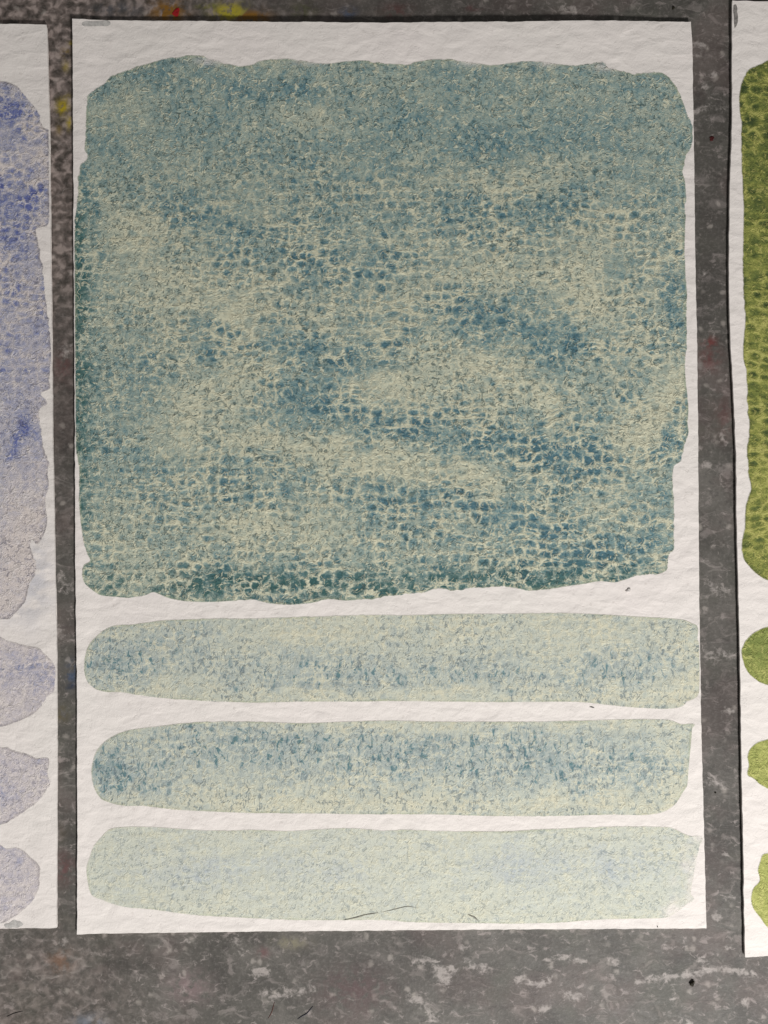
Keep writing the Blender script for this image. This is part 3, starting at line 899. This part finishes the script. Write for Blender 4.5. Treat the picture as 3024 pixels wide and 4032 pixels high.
left_card.patch('paint_bar', [
    (-2140, 3080), (-2050, 2950), (-1200, 2930), (-300, 2935), (0, 2942), (48, 2952), (109, 2970), (145, 2986), (193, 2986), (190, 3044),
    (198, 3080), (175, 3122), (151, 3153), (102, 3192), (60, 3219), (0, 3249), (-300, 3265), (-1200, 3250), (-2050, 3230)],
    MAUVE, lambda P: blobs(P, 0.30, [(10, 1720, 30, 30, .35), (95, 1670, 20, 30, .2)]), const(.5), nul, amp=0.00024, seed=43)
left_card.patch('paint_bar', [
    (-2130, 3460), (-2040, 3330), (-1200, 3310), (-300, 3312), (0, 3326), (24, 3341), (66, 3338), (96, 3351), (121, 3376), (145, 3394),
    (160, 3418), (154, 3490), (136, 3538), (96, 3581), (54, 3611), (0, 3636), (-300, 3636), (-1200, 3630), (-2040, 3610)],
    MAUVE, lambda P: blobs(P, 0.34, [(20, 1850, 40, 30, .2), (50, 1930, 60, 30, .05)]), const(.3), nul, amp=0.0002, seed=44)
left_card.patch('smudge', [(20, 3640), (45, 3632), (70, 3622), (92, 3634), (88, 3646), (50, 3650), (24, 3650)], SMUDGE, nul, nul, nul, 0.0003, 22)

# ---- the card on the right
right_card = Card(
    'swatch_card', 'watercolour paper card painted with mossy olive and lime green swatches',
    [(2880, 9), (2879, 512), (2871, 723), (2867, 1000), (2868, 1181), (2874, 1362), (2885, 1543), (2895, 1784), (2898, 2060), (2904, 2301), (2910, 2543),
     (2915, 2904), (2917, 3032), (2922, 3273), (2926, 3514), (2931, 3766)],
    [(5300, -30), (5312, 1000), (5340, 2400), (5365, 3735)],
    [(2880, 9), (3024, 7), (4000, -8), (5300, -30)], [(2931, 3766), (3024, 3764), (4000, 3752), (5365, 3735)],
    0.0006, lambda u, v: 0.0003 * sstep(0.06, 0.0, u) + 0.0001 * sstep(.1, 0, v), 37, GROUP)
OLIVE = wash_material('mossy_olive_wash',
                      [(0.0, lin(166, 166, 96)), (0.25, lin(140, 144, 74)), (0.5, lin(108, 117, 60)), (0.75, lin(82, 94, 50)), (1.0, lin(58, 72, 40))],
                      lin(58, 74, 40), lin(84, 92, 44), 0.4, fleck_col=lin(60, 70, 34), hair_col=lin(184, 180, 106),
                      fleck=0.4, hair_k=0.6, cell_k=0.7, rows=0.6, cell_scale=0.42, cell_y=1.55, net_k=0.4, mid_k=0.6, bump=0.7, seed=(820, 55))
right_card.patch('paint_swatch', [
    (3060, 225), (3024, 238), (2982, 256), (2943, 277), (2928, 307), (2913, 344), (2907, 410), (2915, 482), (2916, 603), (2922, 754), (2925, 832),
    (2922, 1000), (2922, 1090), (2928, 1199), (2931, 1259), (2922, 1374), (2925, 1422), (2937, 1464), (2940, 1603), (2946, 1663),
    (2940, 1784), (2946, 1874), (2955, 1916), (2934, 1989), (2931, 2024), (2928, 2084), (2916, 2139), (2922, 2193), (2940, 2223),
    (2976, 2259), (3024, 2286), (3120, 2300), (3800, 2310), (4600, 2290), (5200, 2260), (5270, 2100), (5260, 600), (5150, 270), (4300, 220), (3500, 200)],
    OLIVE, lambda P: 0.48 + 0.14 * sstep(1100, 300, P[:, 1]) - 0.22 * np.exp(-((P[:, 1] - 1930) / 160) ** 2) - 0.1 * np.exp(-((P[:, 1] - 1350) / 150) ** 2),
    const(1.0), nul, amp=0.00014, seed=51)
LIME = wash_material('lime_wash',
                     [(0.0, lin(196, 195, 126)), (0.3, lin(166, 170, 98)), (0.6, lin(134, 143, 78)), (1.0, lin(104, 118, 60))],
                     lin(110, 120, 60), lin(126, 134, 58), 0.4, fleck_col=lin(104, 112, 52), hair_col=lin(202, 198, 126),
                     fleck=0.35, hair_k=0.35, cell_k=0.25, grain_k=.6, mid_k=.6, seed=(940, 15))
right_card.patch('paint_bar', [
    (3080, 2455), (3024, 2467), (2982, 2482), (2946, 2506), (2925, 2536), (2916, 2567), (2922, 2603), (2940, 2645), (2970, 2675), (3024, 2699), (3090, 2712),
    (3800, 2730), (4800, 2725), (5260, 2690), (5280, 2560), (5200, 2450), (4000, 2440)],
    LIME, lambda P: 0.78 - 0.25 * sstep(2520, 2690, P[:, 1]), const(.6), nul, amp=0.0001, seed=52)
right_card.patch('paint_bar', [
    (3080, 2895), (3024, 2910), (2982, 2922), (2952, 2946), (2940, 2977), (2945, 3010), (2940, 3050), (2964, 3065), (2989, 3086), (3024, 3107), (3090, 3120),
    (3800, 3130), (4800, 3125), (5270, 3100), (5290, 2980), (5200, 2880), (4000, 2870)],
    LIME, const(0.42), const(.4), nul, amp=0.0001, seed=53)
right_card.patch('paint_bar', [
    (3080, 3345), (3024, 3358), (3001, 3364), (2992, 3388), (2982, 3424), (2989, 3466), (2964, 3496), (2955, 3538), (2964, 3575), (2995, 3617), (3024, 3653),
    (3090, 3670), (3800, 3670), (4800, 3665), (5290, 3640), (5310, 3480), (5200, 3330), (4000, 3330)],
    LIME, const(0.32), const(.3), nul, amp=0.0001, seed=54)
right_card.patch('smudge', [(2884, 26), (2896, 24), (2900, 50), (2903, 80), (2894, 112), (2888, 116), (2885, 70)], PENCIL, nul, nul, nul, 0.0002, 23)


# ------------------------------------------------------------------ small loose things
def lump(name, p, r, z, mat, label, cat, flat=0.5, seed=1, stretch=1.0, rot=0.0):
    """a small irregular crumb or dried drop"""
    rng = np.random.RandomState(seed)
    nu, nv = 14, 8
    c = px([p], z)[0]
    vs, fs = [], []
    ph = rng.rand(6) * 6.28
    for i in range(nv + 1):
        th = math.pi * i / nv
        for j in range(nu):
            a = 2 * math.pi * j / nu
            k = 1 + .22 * math.sin(2 * a + ph[0]) + .16 * math.sin(3 * a + ph[1] + th) + .10 * math.sin(5 * a + ph[2] + 2 * th)
            X, Y = k * math.sin(th) * math.cos(a) * stretch, k * math.sin(th) * math.sin(a)
            vs.append((r * (X * math.cos(rot) - Y * math.sin(rot)), r * (X * math.sin(rot) + Y * math.cos(rot)),
                       r * flat * (math.cos(th) * (1 + .2 * math.sin(a * 2 + ph[3])) + 0.92)))
    for i in range(nv):
        for j in range(nu):
            fs.append((i * nu + j, (i + 1) * nu + j, (i + 1) * nu + (j + 1) % nu, i * nu + (j + 1) % nu))
    o = make_mesh(name, vs, fs, mat, smooth=False)
    o.location = (c[0], c[1], z)
    tag(o, label, cat)
    return o


def hair(name, pts, r, z, mat, label):
    q = spline(px(pts, z), 0.0003, False)
    c = q.mean(0)
    vs, fs = [], []
    n = len(q)
    d = np.gradient(q, axis=0)
    d /= np.linalg.norm(d, axis=1)[:, None]
    for i in range(n):
        rr = r * (0.35 + 0.65 * math.sin(math.pi * (0.06 + 0.88 * i / (n - 1))))
        for k in range(6):
            a = k * math.pi / 3
            vs.append((q[i, 0] - c[0] - d[i, 1] * rr * math.cos(a), q[i, 1] - c[1] + d[i, 0] * rr * math.cos(a), r + rr * math.sin(a)))
    for i in range(n - 1):
        for k in range(6):
            fs.append((i * 6 + k, i * 6 + (k + 1) % 6, i * 6 + 6 + (k + 1) % 6, i * 6 + 6 + k))
    fs += [tuple(range(5, -1, -1)), tuple((n - 1) * 6 + k for k in range(6))]
    o = make_mesh(name, vs, fs, mat)
    o.location = (c[0], c[1], z)
    tag(o, label, 'fibre')


GRIT = plain('dark_grit', lin(46, 42, 30), 0.4, 0.6, 3)
REDP = plain('dried_red_paint', lin(150, 26, 30), 0.5, 0.35, 1.5)
DRED = plain('dark_red_paint', lin(70, 26, 26), 0.5, 0.4, 2)
LINT = plain('pale_lint', lin(214, 209, 205), 0.8, 0.25, 2)
INK = plain('blue_black_fibre', lin(44, 46, 66), 0.7, 0.3, 1)
RUST = plain('rusty_fibre', lin(96, 52, 44), 0.7, 0.3, 1)
DARK = plain('dark_fibre', lin(52, 48, 48), 0.7, 0.3, 1)
lump('grit_crumb', (2724, 3871), 0.00040, 0, GRIT, 'small dark grit crumb on the bare grey table beside a white vein', 'crumb', 0.6, 4)
lump('grit_crumb', (2816, 3121), 0.00013, 0, GRIT, 'tiny black grit speck on the table between teal and green cards', 'crumb', 0.7, 5)
lump('grit_crumb', (2651, 32), 0.00018, 0, GRIT, 'tiny black grit speck on the table above the teal card corner', 'crumb', 0.6, 6, 1.8, 0.8)
lump('paint_drop', (694, 50), 0.00062, 0, REDP, 'bright red dried paint drop beside ochre stain above the teal card', 'paint drop', 0.12, 7, 1.0, 0.6)
lump('paint_drop', (2802, 546), 0.00036, 0, DRED, 'dark red dried paint drop between the teal card and green card', 'paint drop', 0.2, 8, 1.2, 0.3)
lump('lint_speck', (2474, 2326), 0.00034, CARD_T + 0.00008, LINT, 'pale grey lint speck on white paper below the teal swatch', 'lint', 0.28, 9, 1.2, 0.2)
lump('grit_crumb', (2589, 3649), 0.00009, CARD_T + 0.00006, GRIT, 'tiny dark speck on the white bottom margin of the teal card', 'crumb', 0.6, 10)
hair('fibre', [(1172, 4012), (1190, 4000), (1208, 3990), (1232, 3962)], 0.00006, 0, INK, 'blue black fibre lying on the bare table below the teal card')
hair('fibre', [(1057, 4009), (1070, 3985), (1081, 3945)], 0.00005, 0, RUST, 'rust red fibre lying on the bare table next to a blue black one')
hair('fibre', [(27, 4003), (55, 3990), (90, 3981)], 0.00005, 0, DARK, 'dark grey fibre lying on the table below the lavender card')
hair('fibre', [(1444, 234), (1441, 222), (1450, 213)], 0.00005, CARD_T + 0.0003, DARK, 'short dark fibre on the white top margin above the teal swatch')
hair('fibre', [(2322, 2783), (2332, 2785), (2340, 2787)], 0.00006, CARD_T + 0.00006, DARK, 'short dark fibre on the white gap between two sage bars')
